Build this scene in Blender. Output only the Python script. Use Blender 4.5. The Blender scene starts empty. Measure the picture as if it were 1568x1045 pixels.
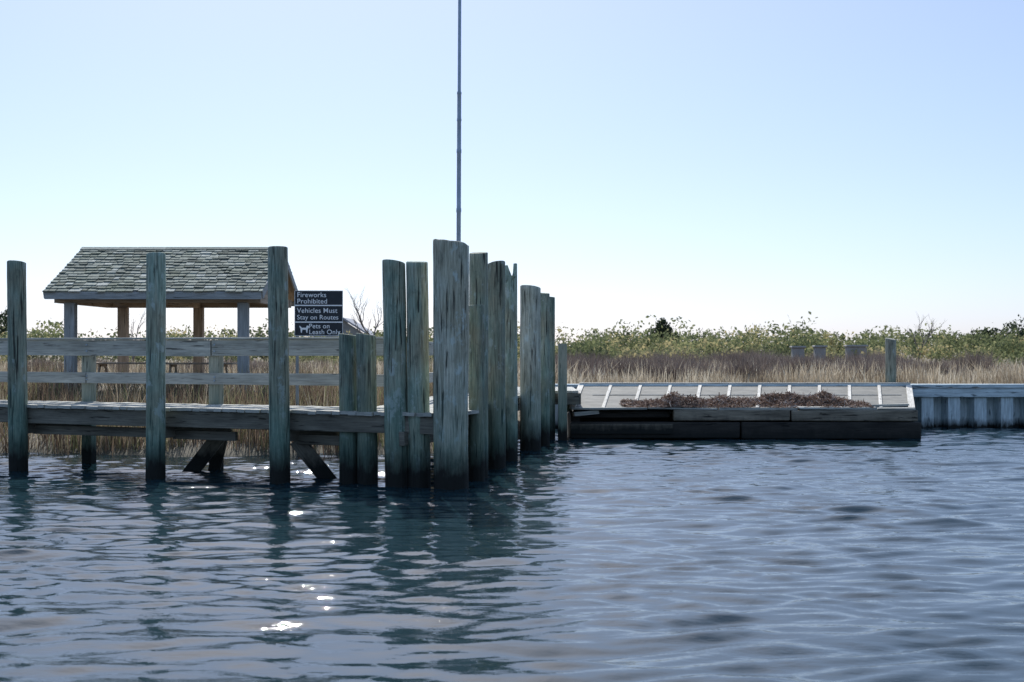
import bpy, math, random
import numpy as np
from mathutils import Vector, Matrix, noise
random.seed(7); rng=np.random.default_rng(7)
scene=bpy.context.scene
COL=scene.collection

# ------------------------------------------------------------------ helpers
def link(o,parent=None):
    COL.objects.link(o)
    if parent is not None: o.parent=parent
    return o
def empty(name,loc=(0,0,0)):
    e=bpy.data.objects.new(name,None); e.location=loc; e.empty_display_size=0.3
    return link(e)
def fast_mesh(name,verts,k,mat,var=None,parent=None,smooth=False):
    """verts: (n,k,3) polygons of k corners each (unshared)"""
    n=verts.shape[0]
    me=bpy.data.meshes.new(name)
    me.vertices.add(n*k); me.vertices.foreach_set('co',verts.reshape(-1).astype(np.float32))
    me.loops.add(n*k); me.loops.foreach_set('vertex_index',np.arange(n*k,dtype=np.int32))
    me.polygons.add(n); me.polygons.foreach_set('loop_start',np.arange(0,n*k,k,dtype=np.int32))
    me.polygons.foreach_set('loop_total',np.full(n,k,dtype=np.int32))
    if var is not None:
        a=me.attributes.new('var','FLOAT','POINT'); a.data.foreach_set('value',np.repeat(var,k).astype(np.float32))
    me.update(calc_edges=True); me.validate()
    me.materials.append(mat)
    return link(bpy.data.objects.new(name,me),parent)
def grid_mesh(name,xs,ys,Z,mat,smooth=True):
    nx,ny=len(xs),len(ys)
    X,Y=np.meshgrid(xs,ys)
    co=np.stack([X,Y,Z],-1).reshape(-1,3)
    idx=np.arange(nx*ny).reshape(ny,nx)
    f=np.stack([idx[:-1,:-1],idx[:-1,1:],idx[1:,1:],idx[1:,:-1]],-1).reshape(-1,4)
    n=len(f); me=bpy.data.meshes.new(name)
    me.vertices.add(len(co)); me.vertices.foreach_set('co',co.reshape(-1).astype(np.float32))
    me.loops.add(n*4); me.loops.foreach_set('vertex_index',f.reshape(-1).astype(np.int32))
    me.polygons.add(n); me.polygons.foreach_set('loop_start',np.arange(0,n*4,4,dtype=np.int32))
    me.polygons.foreach_set('loop_total',np.full(n,4,dtype=np.int32))
    me.polygons.foreach_set('use_smooth',np.full(n,smooth,dtype=bool))
    me.update(calc_edges=True); me.materials.append(mat)
    return link(bpy.data.objects.new(name,me))

class MB:
    def __init__(s): s.v=[];s.f=[];s.uv=[]
    def beam(s,p1,p2,w,h,up=(0,0,1),jit=0.0):
        """box from p1 to p2 (centre line); w across, h along up. uv metric with u along the length"""
        p1=Vector(p1);p2=Vector(p2);d=p2-p1;L=d.length
        if L<1e-6:return
        d.normalize();u=Vector(up);sd=d.cross(u)
        if sd.length<1e-4: sd=d.cross(Vector((0,1,0)))
        sd.normalize();u=sd.cross(d).normalized()
        b=len(s.v);o=random.uniform(0,50);o2=random.uniform(0,50)
        j=lambda:random.uniform(-jit,jit)
        for P in (p1,p2):
            for a,c in ((-1,-1),(1,-1),(1,1),(-1,1)):
                s.v.append(P+sd*(a*w/2+j())+u*(c*h/2+j())+d*j())
        F=[(0,1,5,4),(1,2,6,5),(2,3,7,6),(3,0,4,7)]
        acc=0
        for i,f in enumerate(F):
            wd=w if i%2==0 else h
            s.f.append([b+q for q in f])
            s.uv.append([(o,o2+acc),(o,o2+acc+wd),(o+L,o2+acc+wd),(o+L,o2+acc)]);acc+=wd
        s.f.append([b+3,b+2,b+1,b]);s.uv.append([(o,o2),(o+.02,o2),(o+.02,o2+h),(o,o2+h)])
        s.f.append([b+4,b+5,b+6,b+7]);s.uv.append([(o,o2),(o+.02,o2),(o+.02,o2+h),(o,o2+h)])
    def box(s,x0,x1,y0,y1,z0,z1,jit=0):
        if (x1-x0)>=(y1-y0) : s.beam((x0,(y0+y1)/2,(z0+z1)/2),(x1,(y0+y1)/2,(z0+z1)/2),y1-y0,z1-z0,jit=jit)
        else: s.beam(((x0+x1)/2,y0,(z0+z1)/2),((x0+x1)/2,y1,(z0+z1)/2),x1-x0,z1-z0,jit=jit)
    def post(s,x,y,z0,z1,w,d=None,rot=0,jit=0):
        s.beam((x,y,z0),(x,y,z1),w,d or w,up=(math.sin(rot),math.cos(rot),0),jit=jit)
    def poly(s,pts):
        b=len(s.v);s.v+= [Vector(p) for p in pts];s.f.append(list(range(b,b+len(pts))))
        s.uv.append([(p[0],p[2]) for p in pts])
    def build(s,name,mat,parent=None,bevel=0.0):
        me=bpy.data.meshes.new(name);me.from_pydata([tuple(v) for v in s.v],[],s.f)
        uv=me.uv_layers.new(name='UVMap');k=0
        for f in s.uv:
            for c in f: uv.data[k].uv=c;k+=1
        me.materials.append(mat);me.update()
        o=link(bpy.data.objects.new(name,me),parent)
        if bevel>0:
            m=o.modifiers.new('bev','BEVEL');m.width=bevel;m.segments=1;m.limit_method='ANGLE'
        return o

# ------------------------------------------------------------------ node helpers
class NT:
    def __init__(s,name):
        s.m=bpy.data.materials.new(name);s.m.use_nodes=True;s.t=s.m.node_tree
        s.t.nodes.clear();s.out=s.n('ShaderNodeOutputMaterial')
    def n(s,ty,**kw):
        nd=s.t.nodes.new(ty)
        for k,v in kw.items(): setattr(nd,k,v)
        return nd
    def l(s,a,b): s.t.links.new(a,b)
    def noise(s,vec,scale,detail=5,rough=.6,dist=0):
        nd=s.n('ShaderNodeTexNoise');nd.inputs['Scale'].default_value=scale;nd.inputs['Detail'].default_value=detail
        nd.inputs['Roughness'].default_value=rough;nd.inputs['Distortion'].default_value=dist
        if vec is not None:s.l(vec,nd.inputs['Vector'])
        return nd.outputs['Fac']
    def mapping(s,vec,scale=(1,1,1),loc=(0,0,0)):
        nd=s.n('ShaderNodeMapping');nd.inputs['Scale'].default_value=scale;nd.inputs['Location'].default_value=loc
        s.l(vec,nd.inputs['Vector']);return nd.outputs['Vector']
    def ramp(s,fac,stops):
        nd=s.n('ShaderNodeValToRGB');e=nd.color_ramp.elements
        while len(e)<len(stops):e.new(.5)
        for i,(p,c) in enumerate(stops):
            e[i].position=p;e[i].color=(c,c,c,1) if isinstance(c,(int,float)) else (*c,1)
        s.l(fac,nd.inputs['Fac']);return nd.outputs['Color']
    def mix(s,fac,a,b,mode='MIX'):
        nd=s.n('ShaderNodeMix',data_type='RGBA',blend_type=mode)
        for inp,v in ((nd.inputs['Factor'],fac),(nd.inputs['A'],a),(nd.inputs['B'],b)):
            if isinstance(v,bpy.types.NodeSocket): s.l(v,inp)
            elif isinstance(v,tuple): inp.default_value=(*v,1)
            else: inp.default_value=v
        return nd.outputs['Result']
    def math(s,op,a,b=0.0,c=None,clamp=False):
        nd=s.n('ShaderNodeMath',operation=op,use_clamp=clamp)
        for i,v in enumerate((a,b,c)):
            if v is None: continue
            if isinstance(v,bpy.types.NodeSocket): s.l(v,nd.inputs[i])
            else: nd.inputs[i].default_value=v
        return nd.outputs[0]
    def bsdf(s,col,rough=.8,bump=None,bstr=.3,bdist=.02,spec=.3):
        b=s.n('ShaderNodeBsdfPrincipled')
        if isinstance(col,bpy.types.NodeSocket): s.l(col,b.inputs['Base Color'])
        else: b.inputs['Base Color'].default_value=(*col,1)
        if isinstance(rough,bpy.types.NodeSocket): s.l(rough,b.inputs['Roughness'])
        else: b.inputs['Roughness'].default_value=rough
        b.inputs['Specular IOR Level'].default_value=spec
        if bump is not None:
            bn=s.n('ShaderNodeBump');bn.inputs['Strength'].default_value=bstr;bn.inputs['Distance'].default_value=bdist
            s.l(bump,bn.inputs['Height']);s.l(bn.outputs[0],b.inputs['Normal'])
        s.l(b.outputs[0],s.out.inputs[0]);return b

def tide(nt,col,vecp,lo=.22,hi=.42,green=True,wet=(.012,.013,.011),amp=.35):
    geo=nt.n('ShaderNodeNewGeometry');sep=nt.n('ShaderNodeSeparateXYZ');nt.l(geo.outputs['Position'],sep.inputs[0])
    nz=nt.noise(nt.mapping(geo.outputs['Position'],(9,9,3)),1,5,.65)
    z=nt.math('ADD',sep.outputs['Z'],nt.math('MULTIPLY',nt.math('SUBTRACT',nz,.5),amp))
    if green:
        mr=nt.n('ShaderNodeMapRange');nt.l(z,mr.inputs[0]);mr.inputs[1].default_value=.4;mr.inputs[2].default_value=1.7
        mr.inputs[3].default_value=.9;mr.inputs[4].default_value=0
        col=nt.mix(mr.outputs[0],col,nt.mix(.6,col,(.045,.15,.12)))
    mr=nt.n('ShaderNodeMapRange');nt.l(z,mr.inputs[0]);mr.inputs[1].default_value=lo;mr.inputs[2].default_value=hi
    mr.inputs[3].default_value=1;mr.inputs[4].default_value=0
    return nt.mix(mr.outputs[0],col,wet)

def pile_mat(name,a,b,c):
    nt=NT(name);tc=nt.n('ShaderNodeTexCoord');oi=nt.n('ShaderNodeObjectInfo')
    add=nt.n('ShaderNodeVectorMath',operation='ADD');nt.l(tc.outputs['Object'],add.inputs[0])
    cmb=nt.n('ShaderNodeCombineXYZ')
    for i in range(3): nt.l(nt.math('MULTIPLY',oi.outputs['Random'],37.0+i*11),cmb.inputs[i])
    nt.l(cmb.outputs[0],add.inputs[1]);v=add.outputs[0]
    n1=nt.noise(nt.mapping(v,(5,5,.9)),1.6,7,.65)
    n2=nt.noise(nt.mapping(v,(30,30,1.6)),1.5,6,.7)
    n3=nt.noise(nt.mapping(v,(1,1,.6)),5,7,.7)
    n4=nt.noise(nt.mapping(v,(18,18,.9),(3,9,2)),1.3,3,.5,.4)
    n6=nt.noise(v,1.4,3,.5)
    col=nt.ramp(n1,[(.3,a),(.5,b),(.72,c)])
    col=nt.mix(nt.ramp(n6,[(.42,0),(.6,.6)]),col,(.31,.275,.19))
    col=nt.mix(1,col,nt.ramp(n2,[(.3,.42),(.52,1),(.72,1.6)]),'MULTIPLY')
    col=nt.mix(nt.ramp(n3,[(.56,0),(.63,.6)]),col,(.50,.57,.54))
    col=nt.mix(nt.ramp(n3,[(.33,.75),(.43,0)]),col,nt.mix(.6,col,(.05,.06,.045)))
    col=nt.mix(nt.ramp(n4,[(.34,.9),(.39,0)]),col,(.03,.03,.025))
    tint=nt.n('ShaderNodeMapRange');nt.l(oi.outputs['Random'],tint.inputs[0]);tint.inputs[3].default_value=.7;tint.inputs[4].default_value=1.2
    hs=nt.n('ShaderNodeHueSaturation');nt.l(tint.outputs[0],hs.inputs['Value']);nt.l(col,hs.inputs['Color']);col=hs.outputs[0]
    col=tide(nt,col,v,.2,.66,amp=.5)
    h=nt.math('ADD',nt.math('MULTIPLY',n2,.7),nt.ramp(n4,[(.33,0),(.42,1)]))
    nt.bsdf(col,.82,h,.8,.018);return nt.m
PILE=pile_mat('treated_piling_wood',(.16,.225,.18),(.30,.365,.29),(.42,.415,.32))
PILEB=pile_mat('old_piling_wood',(.26,.265,.20),(.41,.41,.33),(.49,.465,.37))

def wood_mat(name,dark,light,tided=False,grain=28,wetlo=.22,wethi=.42):
    nt=NT(name);uv=nt.n('ShaderNodeUVMap');uv.uv_map='UVMap';v=uv.outputs[0]
    n1=nt.noise(nt.mapping(v,(1.2,grain,1)),1.5,6,.7)
    n2=nt.noise(nt.mapping(v,(.8,4,1)),1.4,5,.6)
    n3=nt.noise(nt.mapping(v,(2.0,grain*.7,1),(5,3,0)),1.0,3,.5,.3)
    m=lambda t:tuple(dark[i]*(1-t)+light[i]*t for i in range(3))
    col=nt.ramp(n2,[(.3,m(.15)),(.5,m(.6)),(.7,light)])
    col=nt.mix(1,col,nt.ramp(n1,[(.3,.55),(.55,1),(.75,1.35)]),'MULTIPLY')
    col=nt.mix(nt.ramp(n3,[(.32,.9),(.38,0)]),col,tuple(c*.3 for c in dark))
    if tided: col=tide(nt,col,v,wetlo,wethi,green=(tided=='green'))
    nt.bsdf(col,.8,n1,.5,.01);return nt.m
GREY=wood_mat('weathered_grey_wood',(.25,.25,.22),(.55,.54,.48))
RIM=wood_mat('dark_dock_framing_wood',(.08,.075,.06),(.24,.22,.175),True)  # darker base tone than the deck planks; wet tone near the waterline
POSTW=wood_mat('dock_post_wood',(.20,.22,.17),(.47,.45,.35),'green')
BROWN=wood_mat('brown_pavilion_wood',(.24,.18,.13),(.52,.41,.30))
TRIM=wood_mat('pavilion_grey_trim',(.22,.24,.24),(.40,.42,.42))
BLACKT=wood_mat('shade_black_wet_timber',(.012,.011,.010),(.055,.048,.04),True,18,.05,.25)  # shade of the dock front is put into this near-black colour; wet near waterline
BROWNT=wood_mat('old_brown_timber',(.07,.06,.045),(.33,.28,.21),True,18,.2,.5)
PALE=wood_mat('pale_deck_board',(.38,.36,.31),(.70,.66,.58))
BULK=wood_mat('blue_grey_bulkhead_wood',(.38,.46,.48),(.70,.78,.78),True,14,.05,.25)

def simple(name,c1,c2,scale=4,rough=.8,bump=.2):
    nt=NT(name);tc=nt.n('ShaderNodeTexCoord')
    n=nt.noise(tc.outputs['Object'],scale,7,.65)
    nt.bsdf(nt.ramp(n,[(.3,c1),(.7,c2)]),rough,n,bump,.01);return nt.m
PANEL=simple('rubber_grey_deck_panel',(.10,.10,.088),(.22,.21,.18),3)
METAL=simple('dull_metal',(.28,.34,.40),(.40,.46,.52),6,.6)
SIGNB=simple('sign_black_panel',(.022,.026,.032),(.035,.04,.048),8,.6,.02)
WHITE=simple('sign_white_paint',(.85,.85,.85),(.9,.9,.9),8,.5,.02)
CONC=simple('concrete_box',(.28,.26,.24),(.38,.36,.33),3)
HROOF=simple('house_grey_roof',(.22,.23,.26),(.32,.33,.36),3)
HWALL=simple('house_wall_siding',(.20,.20,.20),(.28,.28,.27),3)

def leafy(name,stops,trans=.35):
    nt=NT(name);at=nt.n('ShaderNodeAttribute');at.attribute_name='var'
    col=nt.ramp(at.outputs['Fac'],stops)
    d=nt.n('ShaderNodeBsdfDiffuse');t=nt.n('ShaderNodeBsdfTranslucent')
    nt.l(col,d.inputs[0]);nt.l(col,t.inputs[0])
    mx=nt.n('ShaderNodeMixShader');mx.inputs[0].default_value=trans
    nt.l(d.outputs[0],mx.inputs[1]);nt.l(t.outputs[0],mx.inputs[2]);nt.l(mx.outputs[0],nt.out.inputs[0]);return nt.m
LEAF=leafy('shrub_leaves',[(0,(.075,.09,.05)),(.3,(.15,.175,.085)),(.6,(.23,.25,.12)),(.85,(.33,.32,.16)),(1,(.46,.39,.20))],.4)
DLEAF=leafy('dark_evergreen_leaves',[(0,(.025,.035,.022)),(.6,(.07,.09,.055)),(1,(.14,.16,.09))])
STRAW=leafy('dry_marsh_grass_blades',[(0,(.12,.095,.07)),(.3,(.25,.20,.14)),(.5,(.38,.31,.22)),(.8,(.54,.46,.34)),(1,(.68,.61,.48))])
REED=leafy('brown_reeds',[(0,(.06,.045,.035)),(.35,(.16,.115,.085)),(.6,(.30,.225,.155)),(.75,(.23,.26,.11)),(.85,(.42,.34,.24)),(1,(.58,.51,.38))])
TWIG=leafy('bare_twigs',[(0,(.10,.08,.07)),(.5,(.22,.175,.15)),(1,(.38,.32,.27))],.2)
WRACK=leafy('dried_seaweed_wrack',[(0,(.08,.055,.04)),(.5,(.27,.185,.14)),(.85,(.44,.33,.26)),(1,(.62,.53,.46))],.1)

# ------------------------------------------------------------------ terrain
def sstep(t): t=np.clip(t,0,1);return t*t*(3-2*t)
def terr(x,y):
    x=np.asarray(x,float);y=np.asarray(y,float)
    ysl=26.7+.25*np.sin(x*1.3)+.2*np.sin(x*.53+1)+5*sstep((x+2.0)/3.0)
    zl=np.interp(y-ysl,[-8,-1.2,0,.8,4,8,14],[-1.6,-.25,-.02,.14,.55,.85,.95])
    zr=np.interp(y-35.85,[-.06,.06],[-1.6,.98])
    w=sstep((x-.6)/.9)
    z=zl*(1-w)+zr*w
    far=sstep((y-45)/40)
    return z+far*(.12*np.sin(x*.11)+.1*np.sin(y*.09+x*.05))
nt=NT('marsh_ground');geo=nt.n('ShaderNodeNewGeometry')
n=nt.noise(geo.outputs['Position'],.8,8,.65);n2=nt.noise(geo.outputs['Position'],9,6,.7)
c=nt.mix(1,nt.ramp(n,[(.3,(.15,.13,.09)),(.55,(.30,.25,.18)),(.75,(.42,.36,.27))]),nt.ramp(n2,[(.3,.6),(.7,1.3)]),'MULTIPLY')
sep=nt.n('ShaderNodeSeparateXYZ');nt.l(geo.outputs['Position'],sep.inputs[0])
mr=nt.n('ShaderNodeMapRange');nt.l(sep.outputs['Z'],mr.inputs[0]);mr.inputs[1].default_value=.0;mr.inputs[2].default_value=.25
mr.inputs[3].default_value=1;mr.inputs[4].default_value=0
c=nt.mix(mr.outputs[0],c,(.05,.045,.028))
nt.bsdf(c,.9,n2,.5,.05);GROUND=nt.m
xs=np.concatenate([[-3000,-1200,-500,-250,-120,-80,-60],np.arange(-50,50.1,.6),[60,80,120,250,500,1200,3000]])
ys=np.concatenate([[-400,-100,-20,0,10,16],np.arange(20,35.6,.5),[35.79,35.91,36.2,36.6],np.arange(37,70,1),[75,80,90,100,120,150,200,300,500,1000,2000,4000]])
Xg,Yg=np.meshgrid(xs,ys)
grid_mesh('ground',xs,ys,terr(Xg,Yg),GROUND)

# ------------------------------------------------------------------ water
def wave(x,y):
    r=np.random.default_rng(11);z=np.zeros_like(x);N=120
    xo,yo=x,y
    x=xo+.10*np.sin(1.7*yo+.6*xo)+.05*np.sin(4.1*xo+1.3*yo);y=yo+.09*np.sin(1.3*xo+.8*yo)+.04*np.sin(3.7*xo-2.1*yo)
    for i in range(N):
        L=math.exp(r.uniform(math.log(.19),math.log(1.7)))
        a=r.normal(math.radians(95),math.radians(21))
        k=2*math.pi/L
        s=.116/math.sqrt(N)*1.41*(1.3 if .25<L<.7 else .75)
        ph=k*(x*math.cos(a)+y*math.sin(a))+r.uniform(0,6.28)
        z+=s/k*(np.sin(ph)+.22*np.cos(2*ph))
    return z
wx=np.concatenate([[-1500,-300,-100,-50,-25,-18,-14.5],np.arange(-12.5,15,.05),[16,18,21,26,50,100,300,1500]])
wy=np.concatenate([[-400,-100,-30,-10,0,4],np.arange(6,36.2,.044)])
Xw,Yw=np.meshgrid(wx,wy)
fade=sstep((Xw+14)/1.5)*sstep((15.5-Xw)/1.0)*sstep((Yw-4)/2.5)
calm=1-.35*sstep((Yw-24)/8)*sstep((0-Xw)/3)
patch=1+.3*np.sin(Xw*.55+.3*Yw)*np.sin(Yw*.42-.2*Xw+1)
Zw=np.where(fade>0,wave(Xw,Yw)*fade*calm*patch,0)
nt=NT('harbour_water');geo=nt.n('ShaderNodeNewGeometry')
w1=nt.noise(nt.mapping(geo.outputs['Position'],(5,11,1)),1.6,3,.55,.3)
w2=nt.noise(nt.mapping(geo.outputs['Position'],(.35,.6,1)),1.0,3,.5)
bs=nt.bsdf((.010,.027,.034),.03,None)
bs.inputs['IOR'].default_value=1.38;bs.inputs['Specular IOR Level'].default_value=.5
bn=nt.n('ShaderNodeBump');bn.inputs['Distance'].default_value=.005
nt.l(nt.ramp(w2,[(.35,.35),(.65,1)]),bn.inputs['Strength'])
nt.l(w1,bn.inputs['Height']);nt.l(bn.outputs[0],bs.inputs['Normal'])
grid_mesh('water',wx,wy,Zw,nt.m)

# ------------------------------------------------------------------ pilings
def piling(x,y,ztop,r,lean=(0,0),mat=PILE,seed=0,taper=.06,jag=.0,name='dock_piling'):
    z0=-1.2;H=ztop-z0;ns=36;nr=int(H/.06);V=[];F=[]
    sd=Vector((seed*7.3,seed*3.1,seed*1.7))
    tilt=(random.uniform(-.05,.05),random.uniform(-.05,.05))
    for i in range(nr+4):
        if i<=nr: t=i/nr;zz=t*H;rs=1
        else:
            t=1;zz=H+(.008,.013,.014)[i-nr-1];rs=(.965,.90,.45)[i-nr-1]
        R=r*(1+taper*(.5-t))
        for j in range(ns):
            a=2*math.pi*j/ns;ca,sa=math.cos(a),math.sin(a)
            n1=noise.noise(Vector((ca*1.1,sa*1.1,zz*.7))+sd)
            n2=noise.noise(Vector((ca*6,sa*6,zz*.45))+sd*2)
            n3=noise.noise(Vector((ca*3,sa*3,zz*6))+sd)
            groove=-max(0,n2-.28)*.25
            rr=R*(1+.06*n1+groove+.014*n3)*rs
            px,py=rr*ca,rr*sa
            ztilt=0
            if zz>H*.9:
                k=(zz-H*.9)/(H*.1)
                ztilt=k*(tilt[0]*px+tilt[1]*py)*3+k*jag*noise.noise(Vector((ca*1.5,sa*1.5,0))+sd)
            lx=lean[0]*zz/H;ly=lean[1]*zz/H
            V.append((px+lx,py+ly,z0+zz+ztilt))
    n=nr+4
    for i in range(n-1):
        for j in range(ns):
            F.append((i*ns+j,i*ns+(j+1)%ns,(i+1)*ns+(j+1)%ns,(i+1)*ns+j))
    F.append(tuple((n-1)*ns+j for j in range(ns)))
    me=bpy.data.meshes.new(name);me.from_pydata(V,[],F)
    for p in me.polygons: p.use_smooth=p.index<(nr)*ns
    me.materials.append(mat)
    o=bpy.data.objects.new(name,me);o.location=(x,y,0);link(o);return o
piling(-8.14,23.5,3.43,.157,(-.05,0),PILE,1)
piling(-5.54,22.1,3.47,.152,(.01,0),PILE,2)
piling(-3.46,21.3,3.52,.154,(-.05,0),PILE,3)
piling(-2.44,21.3,2.21,.135,(-.02,0),PILE,4)
piling(-2.13,21.15,2.21,.152,(-.04,0),PILE,5)
piling(-1.66,20.8,3.27,.172,(-.07,0),PILE,6)
piling(-1.34,20.75,3.27,.165,(-.05,.03),PILE,7)
piling(-.875,20.5,3.53,.252,(-.01,0),PILEB,8,-.06,.03)
piling(-.52,22.15,3.49,.152,(.0,0),PILE,9)
piling(-.54,21.7,2.66,.120,(.0,0),PILE,10)
piling(-.26,23.75,3.43,.152,(0,0),PILE,11)
piling(-.03,25.4,3.33,.130,(.0,0),PILE,12,.06,.35)
piling(.36,27.9,3.2,.205,(0,0),PILEB,13)
piling(.66,29.4,3.13,.12,(0,0),PILE,14)
piling(.85,30.8,3.10,.085,(0,0),PILE,15)
piling(-10.9,24.75,3.4,.155,(0,0),PILE,16)

# ------------------------------------------------------------------ wooden dock
dock=empty('wooden_dock')
Yf=lambda x:21.55-.44*(x+3.48)
Yb=lambda x:23.75-.42*(x+4.95)
D=MB();R_=MB();P=MB();RL=MB()
dirf=Vector((1,-.44,0)).normalized();nrm=Vector((.44,1,0)).normalized()
x=-14.0
while x<-1.05:
    a=Vector((x,Yf(x),1.055+random.uniform(-.006,.006)));b=a+nrm*(Yb(x)-Yf(x))*.88
    off=random.uniform(-.025,.025)
    D.beam(a-nrm*(.06+off),b,.132,.05,jit=.003)
    x+=.14*dirf.x
A0=Vector((-.82,20.95,1.055));A1=Vector((.62,31.6,1.055));dp=(A1-A0);Lp=dp.length;dp.normalize();npp=Vector((-dp.y,dp.x,0))
s=.9
while s<Lp:
    a=A0+dp*s;D.beam(a+Vector((0.02,0,random.uniform(-.006,.006))),a+npp*1.6,.132,.05,jit=.003);s+=.142
x=-.9
while x<1.45:
    D.beam((x,30.9,1.050),(x,33.9,1.050),.132,.05,jit=.003);x+=.142
D.build('deck_planks',GREY,dock)
def seg(xa,xb,yoff,z,w,h,MBx,jit=.006,fn=Yf):
    MBx.beam((xa,fn(xa)+yoff,z),(xb,fn(xb)+yoff,z),w,h,jit=jit)
for xa,xb in ((-14,-10.95),(-10.93,-8.2),(-8.18,-5.6),(-5.58,-3.5),(-3.48,-1.1)):
    seg(xa,xb,0.02,.90,.05,.25,R_);seg(xa,xb,.75,.90,.05,.24,R_)
    seg(xa,xb,-.03,.90,.05,.24,R_,fn=Yb)
seg(-8.0,-5.62,.28,.66,.07,.15,R_);seg(-5.4,-4.3,.3,.64,.07,.14,R_);seg(-3.3,-2.2,.3,.62,.07,.15,R_)
for xx in (-10.9,-8.14,-5.54,-3.46,-1.6):
    a=Vector((xx,Yf(xx)-.12,.70));R_.beam(a,a+nrm*1.75,.09,.2,jit=.005)
R_.beam(A0+Vector((.03,1,-.16)),A1+Vector((.03,0,-.16)),.06,.24);R_.beam(A0+npp*1.55+Vector((0,.9,-.16)),A1+npp*1.55+Vector((0,0,-.16)),.06,.24)
R_.beam((-.9,30.88,.90),(1.45,30.88,.90),.06,.24);R_.beam((1.47,30.9,.90),(1.47,33.9,.90),.06,.24)
# up vector chosen so that the 0.24 m face of each brace looks outwards
R_.beam((-5.45,22.9,-.35),(-4.72,23.5,.72),.06,.24,up=(-.8,0,.55));R_.beam((-5.05,23.6,-.45),(-4.78,23.7,.72),.06,.2,up=(-.9,0,.3))
R_.beam((-2.6,21.9,-.30),(-3.3,21.75,.62),.06,.24,up=(.8,0,.6))
R_.build('framing_and_braces',RIM,dock,.004)
bx=[-12.3,-9.85,-7.38,-4.95,-2.6]
for xx in bx: P.post(xx,Yb(xx)+.05,-1.2,2.12,.20,.15,rot=math.atan2(.4,1),jit=.005)
P.post(-1.9,23.6,-1.2,2.08,.16,jit=.004);P.post(-1.35,26.6,-.8,2.08,.16,jit=.004);P.post(-.95,29.6,-.8,2.08,.16,jit=.004)
P.post(1.09,30.7,-1.2,2.1,.19,.17,jit=.005);P.post(1.35,33.8,-.6,1.0,.17,jit=.005);P.post(-.5,31.1,-1.2,1.0,.17,jit=.005)
P.build('support_posts',POSTW,dock,.006)
def rail(z,h,segs,fn,off):
    for xa,xb in segs: RL.beam((xa,fn(xa)+off,z+random.uniform(-.008,.008)),(xb,fn(xb)+off,z+random.uniform(-.008,.008)),.045,h,jit=.004)
rail(2.02,.27,((-14,-9.86),(-9.84,-5.02),(-5.0,-1.9)),Yb,-.06)
rail(1.50,.19,((-14,-7.4),(-7.38,-2.62),(-2.6,-1.9)),Yb,-.06)
RL.beam((-14,Yb(-14)-.03,2.175),(-1.9,Yb(-1.9)-.03,2.175),.16,.035,jit=.004)
for z,h in ((2.0,.25),(1.48,.18)):
    RL.beam((-1.86,22.3,z),(-1.36,26.6,z),.045,h,jit=.004);RL.beam((-1.35,26.62,z),(-.95,29.6,z),.045,h,jit=.004)
RL.build('railings',GREY,dock,.004)
T=MB()
for xx in bx:
    for z in (1.96,2.07,1.47,1.53): T.beam((xx,Yb(xx)-.085,z),(xx,Yb(xx)-.11,z),.025,.025)
T.build('rail_bolts',METAL,dock)

# ------------------------------------------------------------------ sloped floating dock
fd=empty('floating_dock')
def zs(y): return .66+(y-31.4)/4.0*.40
T=MB()
T.box(3.55,6.1,31.2,31.46,.41,.645,.008);T.box(6.13,8.9,31.18,31.46,.40,.64,.008);T.build('upper_timbers',BROWNT,fd,.02)
T=MB();T.box(1.28,5.0,31.16,31.5,.02,.375,.008);T.box(5.03,8.97,31.14,31.5,.01,.37,.008);T.box(1.3,3.5,31.5,31.62,.46,.6,.01);T.box(1.3,8.9,32.6,32.8,-.1,.5)
T.box(8.7,8.9,31.5,35.3,-.1,.5);T.box(1.3,1.5,31.5,35.3,-.1,.5);T.build('lower_timbers',BLACKT,fd,.02)
T=MB();T.box(1.28,3.52,31.12,31.142,.12,.34,.006)
T.build('facing_plank',BROWNT,fd,.004)
def slope_beam(x0,y0,x1,y1,w,h,dz,M,jit=.003): M.beam((x0,y0,zs(y0)+dz),(x1,y1,zs(y1)+dz),w,h,jit=jit)
T=MB()
N=11
def xl(t): return (1.33+t*7.5, 1.72+t*8.15)
for i in range(N):
    a0,b0=xl(i/N);a1,b1=xl((i+1)/N)
    T.poly([(a0,31.4,zs(31.4)),(a1,31.4,zs(31.4)),(b1,35.4,zs(35.4)),(b0,35.4,zs(35.4))])
    T.poly([(b0,35.4,zs(35.4)-.08),(b1,35.4,zs(35.4)-.08),(a1,31.4,zs(31.4)-.08),(a0,31.4,zs(31.4)-.08)])
T.build('deck_panels',PANEL,fd)
T=MB()
for i in range(N+1):
    a0,b0=xl(i/N); slope_beam(a0,31.42,b0,35.38,.075 if 0<i<N else .14,.03,.018,T)
T.beam((1.68,35.42,zs(35.4)+.03),(9.9,35.42,zs(35.4)+.03),.18,.09,jit=.004)
T.beam((1.9,33.6,zs(33.6)+.012),(9.2,33.6,zs(33.6)+.012),.03,.016)
T.build('deck_battens',PALE,fd,.003)
T=MB()
x=1.3
while x<8.85:
    L=random.uniform(1.0,2.0);e=min(x+L,8.9)
    T.beam((x,31.36+random.uniform(-.05,.03),.675+random.uniform(-.02,.015)),(e-.03,31.36+random.uniform(-.05,.03),.675+random.uniform(-.025,.01)),.26,.05,jit=.01);x=e
T.beam((7.9,31.6,.72),(8.85,31.8,.74),.18,.05,jit=.01);T.beam((1.35,31.25,.55),(1.9,31.4,.60),.12,.08,jit=.01)
T.build('front_edge_boards',GREY,fd,.004)
n=17000
cx=rng.uniform(2.5,7.95,n)
prof=.5+.3*np.sin(cx*2.1)+.25*np.sin(cx*5.3+1)+.15*np.sin(cx*11)
edge=sstep((cx-2.5)/1.0)*sstep((7.95-cx)/.9)
prof=np.clip(prof,.12,1.1)*edge
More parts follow.
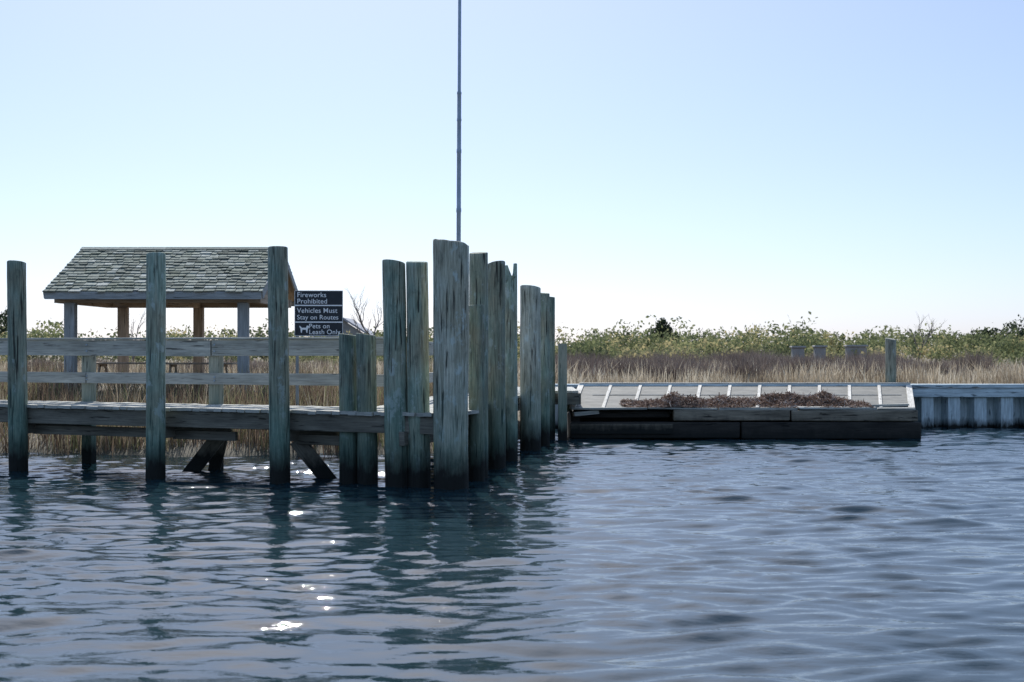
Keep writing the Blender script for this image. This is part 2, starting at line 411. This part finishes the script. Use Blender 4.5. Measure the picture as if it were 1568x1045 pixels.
cy=32.0+.3*np.sin(cx*1.3)+rng.normal(0,.45,n)*(.5+.6*prof)
hh=.27*prof*np.exp(-((cy-32.0-.3*np.sin(cx*1.3))/.42)**2)
cz=.66+(cy-31.4)*.1+.02+rng.uniform(0,1,n)*hh
L=rng.uniform(.03,.24,n);a=rng.uniform(0,6.28,n);el=rng.normal(0,.5,n);w=rng.uniform(.004,.013,n)
d=np.stack([np.cos(a)*np.cos(el),np.sin(a)*np.cos(el),np.sin(el)],-1);u=np.cross(d,rng.normal(0,1,(n,3)));u/=np.linalg.norm(u,axis=1)[:,None]
c0=np.stack([cx,cy,cz],-1);l=(d*L[:,None])/2;ww=u*w[:,None]
q=np.stack([c0-l-ww,c0+l-ww,c0+l+ww,c0-l+ww],1)
q[:,:,1]=np.maximum(q[:,:,1],31.2)
q[:,:,2]=np.maximum(q[:,:,2],.70+np.maximum(q[:,:,1]-31.5,0)*.1-.03*(q[:,:,1]>31.55))
fast_mesh('seaweed_pile',q,4,WRACK,rng.uniform(0,1,n))

# ------------------------------------------------------------------ bulkhead
bh=empty('timber_bulkhead')
T=MB();T.beam((.9,35.56,1.05),(9.9,35.56,1.05),.5,.09);
x=9.92
while x<60: T.beam((x,35.56,1.05),(x+3.6,35.56,1.05),.5,.09,jit=.004);x+=3.62
x=.9
while x<60: T.beam((x,35.40,.89),(x+4.5,35.40,.89),.12,.22,jit=.004);x+=4.52
T.build('cap_and_wale',BULK,bh,.01)
T=MB();x=.9
while x<60:
    p=[(x,35.82),(x+.06,35.42),(x+.36,35.42),(x+.42,35.82),(x+.66,35.82)]
    for i in range(4):
        (xa,ya),(xb,yb)=p[i],p[i+1]
        T.v+= [Vector((xa,ya,-1.3)),Vector((xb,yb,-1.3)),Vector((xb,yb,1.0)),Vector((xa,ya,1.0))]
        b=len(T.v)-4;T.f.append([b,b+1,b+2,b+3]);o=random.uniform(0,30);T.uv.append([(0+o,o),(0+o,o+.3),(2.3+o,o+.3),(2.3+o,o)])
    x+=.66
T.build('sheet_piles',BULK,bh)
piling(9.64,36.2,2.22,.14,(0,0),PILEB,21,name='mooring_post')

# ------------------------------------------------------------------ pavilion
pv=empty('picnic_pavilion')
gx0,gx1=-11.0,-5.9;gy0,gy1=33.5,39.5;ze=3.30;zr_=4.50;ym=36.5
T=MB()
for px in (-10.55,-8.5,-6.42): T.post(px,34.0,.6,3.08,.25,jit=.003)
T.build('front_posts',TRIM,pv,.01)
T=MB()
for px in (-10.55,-8.5,-6.42): T.post(px,38.6,.6,3.08,.25,jit=.003)
for py in (34.0,38.6): T.box(-10.9,-6.0,py-.07,py+.07,3.082,3.30)
for px in (-10.9,-8.5,-6.1): T.beam((px,34.08,3.19),(px,38.52,3.19),.14,.22)
k=gx0+.15
while k<gx1-.1:
    T.beam((k,gy0+.05,ze-.07),(k,ym,zr_-.14),.05,.13);T.beam((k,gy1-.05,ze-.07),(k,ym,zr_-.14),.05,.13);k+=.5
T.build('beams_and_rafters',BROWN,pv)
T=MB()
for (ya,yb) in ((gy0,ym),(gy1,ym)):
    T.beam(((gx0+gx1)/2,ya,ze),((gx0+gx1)/2,yb,zr_),gx1-gx0,.03)
T.build('roof_sheathing',BROWN,pv)
T=MB()
T.box(gx0,gx1,gy0-.04,gy0-.005,ze-.15,ze+.03);T.box(gx0,gx1,gy1+.005,gy1+.04,ze-.15,ze+.03)
for gx in (gx0-.022,gx1+.022):
    for ya in (gy0,gy1): T.beam((gx,ya,ze-.05),(gx,ym,zr_-.05),.035,.18)
T.build('fascia',TRIM,pv)
T=MB()
for gx in (gx1-.28,gx0+.28):
    k=34.2
    while k<38.9:
        top=zr_-abs(k-ym)*.4-.10
        if top>3.34: T.beam((gx,k,3.30),(gx,k,top),.195,.02,up=(1,0,0))
        k+=.2
T.build('gable_siding',BROWN,pv)
nt=NT('weathered_roof_shingles');at=nt.n('ShaderNodeUVMap');at.uv_map='UVMap'
sp=nt.n('ShaderNodeTexWhiteNoise',noise_dimensions='2D')
vm=nt.n('ShaderNodeVectorMath',operation='FLOOR');nt.l(nt.mapping(at.outputs[0],(.2,.2,.2)),vm.inputs[0]);nt.l(vm.outputs[0],sp.inputs['Vector'])
geo=nt.n('ShaderNodeNewGeometry');n=nt.noise(geo.outputs['Position'],1.3,5,.6);n5=nt.noise(geo.outputs['Position'],14,4,.6)
c=nt.ramp(sp.outputs['Value'],[(0,(.11,.125,.10)),(.35,(.18,.20,.165)),(.75,(.26,.28,.23)),(1,(.42,.43,.38))])
c=nt.mix(nt.ramp(n,[(.5,0),(.68,.5)]),c,(.15,.18,.12));c=nt.mix(1,c,nt.ramp(n5,[(.3,.6),(.7,1.3)]),'MULTIPLY')
nt.bsdf(c,.9,n5,.3,.01,.15);SH=nt.m
T=MB()
for side in (0,1):
    ya=gy0 if side==0 else gy1;sg=1 if side==0 else -1
    dv=Vector((0,sg*3.0,1.2));SL=dv.length;dv.normalize();nv=Vector((0,-sg*1.2,3.0)).normalized()
    nc=15
    for c_ in range(nc):
        s0=c_*SL/nc-.05;x=gx0-.03-random.uniform(0,.1)
        while x<gx1+.02:
            w=random.uniform(.12,.3);e=min(x+w,gx1+.04);xa=max(x,gx0-.04)
            if e-xa>.03:
                j=random.uniform(-.05,.04)
                base=Vector(((xa+e)/2,ya,ze))+dv*(s0+j)+nv*random.uniform(.054,.07)
                tip=Vector(((xa+e)/2,ya,ze))+dv*(s0+SL/nc*1.25)+nv*.028
                o=len(T.uv);T.beam(base,tip,e-xa-.014,.026,up=nv,jit=.005)
                r1,r2=random.randint(0,400)*5+2.5,random.randint(0,400)*5+2.5
                for q_ in range(o,len(T.uv)): T.uv[q_]=[(r1,r2)]*4
            x=e if e>x else x+w
T.beam((gx0-.04,ym-.07,zr_+.045),(gx1+.04,ym-.07,zr_+.045),.18,.025,up=(0,-.37,.93));T.beam((gx0-.04,ym+.08,zr_+.045),(gx1+.04,ym+.08,zr_+.045),.18,.025,up=(0,.37,.93))
T.build('shingles',SH,pv)
def table(x,y,z):
    e=empty('picnic_table',(x,y,z));T=MB()
    for i in range(5): T.beam((-.95,-.32+i*.16,.75),(.95,-.32+i*.16,.75),.145,.04)
    for sy in (-1,1):
        for i in range(2): T.beam((-.95,sy*(.62+i*.15),.44),(.95,sy*(.62+i*.15),.44),.14,.04)
    for sx in (-.65,.65):
        T.beam((sx,-.35,.71),(sx,.35,.71),.04,.09,up=(0,0,1));T.beam((sx+.045,-.78,.39),(sx+.045,.78,.39),.04,.1)
        for sy in (-1,1): T.beam((sx,sy*.25,.7),(sx,sy*.62,0),.04,.1,up=(0,1,.3))
    T.build('table_and_benches',BROWN,e,.004)
table(-8.0,36.3,.85);table(-10.0,37.0,.85)

# ------------------------------------------------------------------ sign
sg=empty('rules_sign',(-3.94,29.0,0));sg.rotation_euler=(0,0,math.radians(4))
T=MB();T.box(-.49,.49,-.015,.015,2.25,3.18);T.build('panel',SIGNB,sg,.004)
T=MB();T.post(-.44,.05,.1,3.1,.06);T.post(.44,.05,.1,3.1,.06);T.build('posts',TRIM,sg)
T=MB()
for z in (2.875,2.535): T.box(-.49,.49,-.022,-.0165,z-.012,z+.012)
for xx in (-.484,.484): T.box(xx-.004,xx+.004,-.022,-.0165,2.255,3.175)
for z in (2.258,3.172): T.box(-.477,.477,-.022,-.0165,z-.004,z+.004)
dog=[(-.30,2.32),(-.28,2.32),(-.27,2.38),(-.20,2.38),(-.19,2.32),(-.17,2.32),(-.16,2.40),(-.13,2.43),(-.14,2.46),(-.18,2.465),(-.20,2.42),(-.28,2.42),(-.32,2.46),(-.335,2.45),(-.31,2.40)]
T.poly([(a-.06,-.0175,b) for a,b in dog]);
T.build('white_lines_and_dog_icon',WHITE,sg)
for i,(tx,xx,z,sz) in enumerate((("Fireworks",-.44,3.045,.14),("Prohibited",-.44,2.915,.14),("Vehicles Must",-.44,2.725,.14),("Stay on Routes",-.44,2.59,.132),("Pets on",-.20,2.41,.135),("Leash Only",-.20,2.29,.135))):
    cu=bpy.data.curves.new('text_line_%d'%(i+1),'FONT');cu.body=tx;cu.size=sz;cu.extrude=.001;cu.offset=.0006;cu.space_character=1.04
    cu.materials.append(WHITE)
    o=bpy.data.objects.new('text_line_%d'%(i+1),cu);o.location=(xx,-.0195,z);o.rotation_euler=(math.pi/2,0,0);link(o,sg)

# ------------------------------------------------------------------ antenna mast
def lathe(name,prof,mat,parent,ns=16):
    V=[];F=[]
    for r,z in prof:
        for j in range(ns): a=2*math.pi*j/ns;V.append((r*math.cos(a),r*math.sin(a),z))
    for i in range(len(prof)-1):
        for j in range(ns): F.append((i*ns+j,i*ns+(j+1)%ns,(i+1)*ns+(j+1)%ns,(i+1)*ns+j))
    me=bpy.data.meshes.new(name);me.from_pydata(V,[],F);me.materials.append(mat)
    for p in me.polygons:p.use_smooth=True
    return link(bpy.data.objects.new(name,me),parent)
am=empty('antenna_mast',(-1.22,32.0,0));am.rotation_euler=(0,math.radians(.25),0)
pr=[(.07,.0),(.07,1.0),(.050,1.02),(.049,5.05),(.057,5.06),(.057,5.14),(.049,5.15),(.048,6.38),(.055,6.39),(.055,6.47),(.047,6.48),(.046,7.1),(.052,7.11),(.052,7.16),(.046,7.17),(.045,7.70),(.051,7.71),(.051,7.76),(.038,7.78),(.036,11.6),(.0,11.62)]
lathe('mast_tube',pr,METAL,am)
T=MB();T.box(-.16,.16,-.16,.16,.30,.75);T.build('mast_foot_block',CONC,am,.02)

# ------------------------------------------------------------------ vegetation generators
def blades(name,x,y,h,w,mat,var,lean=.25,z=None):
    n=len(x);z=terr(x,y)-.03 if z is None else z
    a=rng.uniform(0,2*math.pi,n);wd=np.stack([np.cos(a),np.sin(a),np.zeros(n)],-1)*w[:,None]/2
    la=rng.uniform(0,2*math.pi,n);lm=np.abs(rng.normal(0,lean,n))*h
    ld=np.stack([np.cos(la)*lm,np.sin(la)*lm,np.zeros(n)],-1)
    b=np.stack([x,y,z],-1);m=b+ld*.3;m[:,2]+=h*.55;t=b+ld;t[:,2]+=h
    tris=np.stack([np.stack([b-wd,b+wd,m+wd*.8],1),np.stack([b-wd,m+wd*.8,m-wd*.8],1),np.stack([m-wd*.8,m+wd*.8,t],1)],1).reshape(-1,3,3)
    return fast_mesh(name,tris,3,mat,np.repeat(var,3))
def clump(n,x0,x1,y0,y1,cs,pw=1.0):
    nc=max(1,n//40);cx=rng.uniform(x0,x1,nc);cy=y0+(y1-y0)*rng.uniform(0,1,nc)**pw
    i=rng.integers(0,nc,n);return cx[i]+rng.normal(0,cs,n),cy[i]+rng.normal(0,cs,n),i,nc
x,y,i,nc=clump(34000,-18,-.3,27.0,36,.22,1.2)
sh=26.7+.25*np.sin(x*1.3)+.2*np.sin(x*.53+1)+5*sstep((x+2.0)/3.0)
k=(y>sh-.15)&~((x>-11)&(x<-6)&(y>33.6));x,y,i=x[k],y[k],i[k]
ch=rng.uniform(.4,1.25,nc);cv=rng.uniform(0,.7,nc)
blades('shoreline_reeds',x,y,ch[i]*rng.uniform(.4,1,len(x)),rng.uniform(.008,.022,len(x)),REED,np.clip(cv[i]+rng.uniform(0,.33,len(x)),0,1),.28)
x,y,i,nc=clump(66000,-30,36,37,62,.6,1.5)
k=~((x>-11.3)&(x<-5.6)&(y<39.8));x,y,i=x[k],y[k],i[k]
ch=rng.uniform(.25,.85,nc);cv=rng.uniform(.0,.8,nc)
blades('dry_marsh_grass',x,y,ch[i]*rng.uniform(.5,1,len(x)),rng.uniform(.015,.04,len(x)),STRAW,np.clip(cv[i]+rng.uniform(0,.4,len(x)),0,1),.3)
x,y,i,nc=clump(16000,1.0,40,36.0,38.5,.3)
y=np.maximum(y,35.95)
ch=rng.uniform(.15,.85,nc)*np.where(rng.uniform(0,1,nc)<.15,1.2,.8);cv=rng.uniform(.0,.85,nc)
blades('bulkhead_edge_grass',x,y,ch[i]*rng.uniform(.4,.9,len(x)),rng.uniform(.01,.025,len(x)),STRAW,np.clip(cv[i]+rng.uniform(0,.3,len(x)),0,1),.3)
def twigs(name,cen,rad,hei,per,mat=TWIG,w0=.018):
    nb=len(cen);i=np.repeat(np.arange(nb),per);n=len(i)
    a=rng.uniform(0,6.28,n);sp=np.abs(rng.normal(0,.45,n))
    r0=rng.uniform(0,.6,n)*rad[i]
    bx_=cen[i,0]+np.cos(a)*r0*.9;by_=cen[i,1]+np.sin(a)*r0*.9;bz=terr(bx_,by_)+rng.uniform(0,.5,n)*hei[i]
    L=(terr(bx_,by_)+hei[i]*(1-.45*(r0/rad[i])**2)-bz)*rng.uniform(.6,1.05,n)
    d=np.stack([np.cos(a)*sp,np.sin(a)*sp,np.ones(n)],-1)+rng.normal(0,.15,(n,3))
    b=np.stack([bx_,by_,bz],-1);t=b+d*L[:,None];wa=rng.uniform(0,6.28,n);wd=np.stack([np.cos(wa),np.sin(wa),np.zeros(n)],-1)*(w0*rng.uniform(.5,1,n))[:,None]
    tr=np.stack([b-wd,b+wd,t],1)
    return fast_mesh(name,tr,3,mat,np.clip(rng.uniform(0,.6,n)+rng.uniform(0,.4,nb)[i],0,1))
nb=270;cen=np.stack([rng.uniform(1.5,30,nb),rng.uniform(39,58,nb)],-1)
k=rng.uniform(0,1,nb)<np.clip(1.3-(cen[:,0]/cen[:,1]-.2)/.13,.08,1);cen=cen[k];nb=len(cen)
twigs('bare_scrub',cen,rng.uniform(.7,1.5,nb),rng.uniform(.5,1.1,nb)*(.8+.2*(cen[:,1]-40)/18),280,w0=.02)
nb=70;cen=np.stack([rng.uniform(-34,-3,nb),rng.uniform(46,62,nb)],-1)
twigs('bare_scrub',cen,rng.uniform(.7,1.6,nb),rng.uniform(.4,.85,nb),200)
def shrubs(name,cx,cy,rx,hz,per,mat,leaf,base=None,vb=None):
    nb=len(cx);Q=[];VV=[]
    for b in range(nb):
        nl=rng.integers(6,12);n=per
        lx=rng.uniform(-.75,.75,nl)*rx[b];ly=rng.uniform(-.6,.6,nl)*rx[b];lz=rng.uniform(.3,.72,nl)*hz[b];lr=rng.uniform(.24,.45,nl)*min(rx[b],hz[b])*1.1
        i=rng.integers(0,nl,n);v=rng.normal(0,1,(n,3));v/=np.linalg.norm(v,axis=1)[:,None]
        rr=lr[i]*rng.uniform(.2,1.05,n)**.6*(1+.05*rng.normal(0,1,n))
        p=np.stack([lx[i],ly[i],lz[i]],-1)+v*rr[:,None]
        p[:,2]=np.abs(p[:,2]);zb=terr(cx[b],cy[b])
        p+=np.array([cx[b],cy[b],float(zb)])
        u=rng.normal(0,1,(n,3));u/=np.linalg.norm(u,axis=1)[:,None];w=np.cross(u,rng.normal(0,1,(n,3)));w/=np.linalg.norm(w,axis=1)[:,None]
        s=leaf*rng.uniform(.5,1.2,n)[:,None]
        Q.append(np.stack([p-u*s,p+w*s*.6,p+u*s,p-w*s*.6],1))
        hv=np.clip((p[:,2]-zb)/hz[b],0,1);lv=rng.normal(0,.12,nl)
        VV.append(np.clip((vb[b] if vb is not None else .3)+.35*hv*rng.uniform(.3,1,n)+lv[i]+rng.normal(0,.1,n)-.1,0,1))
    return fast_mesh(name,np.concatenate(Q),4,mat,np.concatenate(VV))
def band(n,x0,x1,y0,y1): return rng.uniform(x0,x1,n),rng.uniform(y0,y1,n)
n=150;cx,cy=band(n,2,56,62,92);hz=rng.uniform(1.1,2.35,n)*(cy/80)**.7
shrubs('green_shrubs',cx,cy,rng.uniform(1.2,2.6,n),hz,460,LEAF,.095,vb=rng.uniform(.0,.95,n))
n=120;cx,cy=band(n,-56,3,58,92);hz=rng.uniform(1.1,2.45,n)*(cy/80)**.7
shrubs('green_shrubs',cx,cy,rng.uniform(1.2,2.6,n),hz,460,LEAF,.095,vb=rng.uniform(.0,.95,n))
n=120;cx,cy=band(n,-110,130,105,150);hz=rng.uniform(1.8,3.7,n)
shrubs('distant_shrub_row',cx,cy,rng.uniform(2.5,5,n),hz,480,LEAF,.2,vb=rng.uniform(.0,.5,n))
n=40;cx,cy=band(n,4,40,54,62);hz=rng.uniform(.6,1.2,n)
shrubs('low_marsh_shrubs',cx,cy,rng.uniform(.9,1.7,n),hz,350,LEAF,.08,vb=rng.uniform(.25,.95,n))
cx=np.array([-36.8,-38.5,31.3,32.6,30.2,9.9,10.7,34]);cy=np.array([100.,104,89,90,91,95,96,92]);hz=np.array([4.6,4.2,3.1,3.5,2.7,3.9,3.4,3.5])
shrubs('dark_evergreen_bushes',cx,cy,np.array([1.8,2.2,1.6,1.5,1.2,1.3,1.0,2]),hz,900,DLEAF,.12,vb=rng.uniform(.1,.4,8))

def bare_tree(x,y,h,seed):
    random.seed(seed);V=[];R=[];E=[]
    def grow(p,d,L,r,dep):
        n=4
        V.append(p);R.append(r);last=len(V)-1
        for i in range(n):
            d=(d+Vector((random.uniform(-.25,.25),random.uniform(-.25,.25),random.uniform(-.05,.2)))).normalized()
            p=p+d*L/n;rr=r*(1-.4*(i+1)/n);V.append(p);R.append(rr);E.append((last,len(V)-1));last=len(V)-1
            if dep>0 and i>0:
                for _ in range(1 if i<3 else 2):
                    dd=(d+Vector((random.uniform(-1,1),random.uniform(-1,1),random.uniform(.0,.7)))*.9).normalized()
                    grow(p,dd,L*.62,rr*.6,dep-1)
    grow(Vector((0,0,0)),Vector((0,0,1)),h*.6,h*.022,3)
    M=MB()
    for a,b in E:
        M.beam(V[a],V[b],R[a]*2,R[a]*2)
    return M
nt=NT('bare_bark');tc=nt.n('ShaderNodeTexCoord');n=nt.noise(tc.outputs['Object'],8,5,.6);nt.bsdf(nt.ramp(n,[(.3,(.13,.11,.10)),(.7,(.25,.22,.19))]),.9,n);BARK=nt.m
for (x,y,h,sd_) in ((-5.4,56,2.9,3),(-16,60,2.3,9),(20.0,70,2.2,5)):
    o=bare_tree(x,y,h,sd_).build('bare_tree',BARK);o.location=(x,y,float(terr(x,y))-.1)
hs=empty('distant_house',(-11.6,100,.7))
T=MB();T.box(-1.6,1.6,-2.5,2.5,0,2.1);T.build('walls',HWALL,hs)
T=MB()
for s_ in (-1,1): T.beam((s_*2.0,0,2.0),(s_*.02,0,3.25),5.6,.12)
T.build('roof',HROOF,hs)
T=MB();T.poly([(-1.6,-2.5,2.1),(1.6,-2.5,2.1),(0,-2.5,3.15)]);T.build('gable_wall',HWALL,hs)
T=MB()
for xx in (-.8,.8): T.box(xx-.35,xx+.35,-2.53,-2.505,.9,1.7)
T.build('windows',METAL,hs)
for (x,w,h) in ((11.05,.45,.98),(11.9,.4,1.0),(13.3,.75,1.02)):
    e=empty('concrete_utility_box',(x,55,float(terr(x,55))));T=MB();T.box(-w/2,w/2,-.2,.2,0,h);T.box(-w/2-.05,w/2+.05,-.26,.26,h+.002,h+.08);T.build('box_and_lid',CONC,e,.02)

# ------------------------------------------------------------------ light, sky, camera
EL=math.radians(40);AZ=math.radians(9)
w=bpy.data.worlds.new('World');scene.world=w;w.use_nodes=True;t=w.node_tree;t.nodes.clear()
sk=t.nodes.new('ShaderNodeTexSky');sk.sky_type='NISHITA';sk.sun_disc=False;sk.sun_elevation=EL;sk.sun_rotation=-AZ
sk.air_density=1.0;sk.dust_density=.5;sk.ozone_density=1.5;sk.altitude=0
# sky colour graded by height: dimmed and blued low down, brighter overhead
tc=t.nodes.new('ShaderNodeTexCoord');sp=t.nodes.new('ShaderNodeSeparateXYZ');t.links.new(tc.outputs['Generated'],sp.inputs[0])
rp=t.nodes.new('ShaderNodeValToRGB');e=rp.color_ramp.elements
stops=((0,(.30,.36,.59)),(.06,(.32,.355,.49)),(.124,(.355,.365,.445)),(.24,(.42,.405,.435)),(.45,(.82,.80,.79)),(.9,(.98,.96,.92)))
while len(e)<len(stops): e.new(.5)
for i,(p,c) in enumerate(stops): e[i].position=p;e[i].color=(*c,1)
t.links.new(sp.outputs['Z'],rp.inputs[0])
mm=t.nodes.new('ShaderNodeMix');mm.data_type='RGBA';mm.blend_type='MULTIPLY';mm.inputs['Factor'].default_value=1
t.links.new(sk.outputs[0],mm.inputs['A']);t.links.new(rp.outputs[0],mm.inputs['B'])
sc=t.nodes.new('ShaderNodeVectorMath');sc.operation='SCALE';sc.inputs['Scale'].default_value=1.9;t.links.new(mm.outputs['Result'],sc.inputs[0])
bg=t.nodes.new('ShaderNodeBackground');bg.inputs[1].default_value=.145
ou=t.nodes.new('ShaderNodeOutputWorld');t.links.new(sc.outputs[0],bg.inputs[0]);t.links.new(bg.outputs[0],ou.inputs[0])
sl=bpy.data.lights.new('sun','SUN');sl.energy=5;sl.angle=math.radians(.53);sl.color=(1,.97,.92)
so=bpy.data.objects.new('sun',sl);link(so)
sv=Vector((-math.sin(AZ)*math.cos(EL),math.cos(AZ)*math.cos(EL),math.sin(EL)))
so.rotation_euler=sv.to_track_quat('Z','Y').to_euler();so.location=sv*60
cam=bpy.data.cameras.new('camera');co=bpy.data.objects.new('camera',cam);link(co)
co.location=(0,0,2.05);co.rotation_euler=(math.pi/2,0,0);cam.lens=50;cam.sensor_width=36;cam.shift_y=.0048
cam.clip_end=8000;cam.dof.use_dof=True;cam.dof.focus_distance=22.5;cam.dof.aperture_fstop=3.2
scene.camera=co
scene.view_settings.view_transform='Standard';scene.view_settings.look='None';scene.view_settings.exposure=0
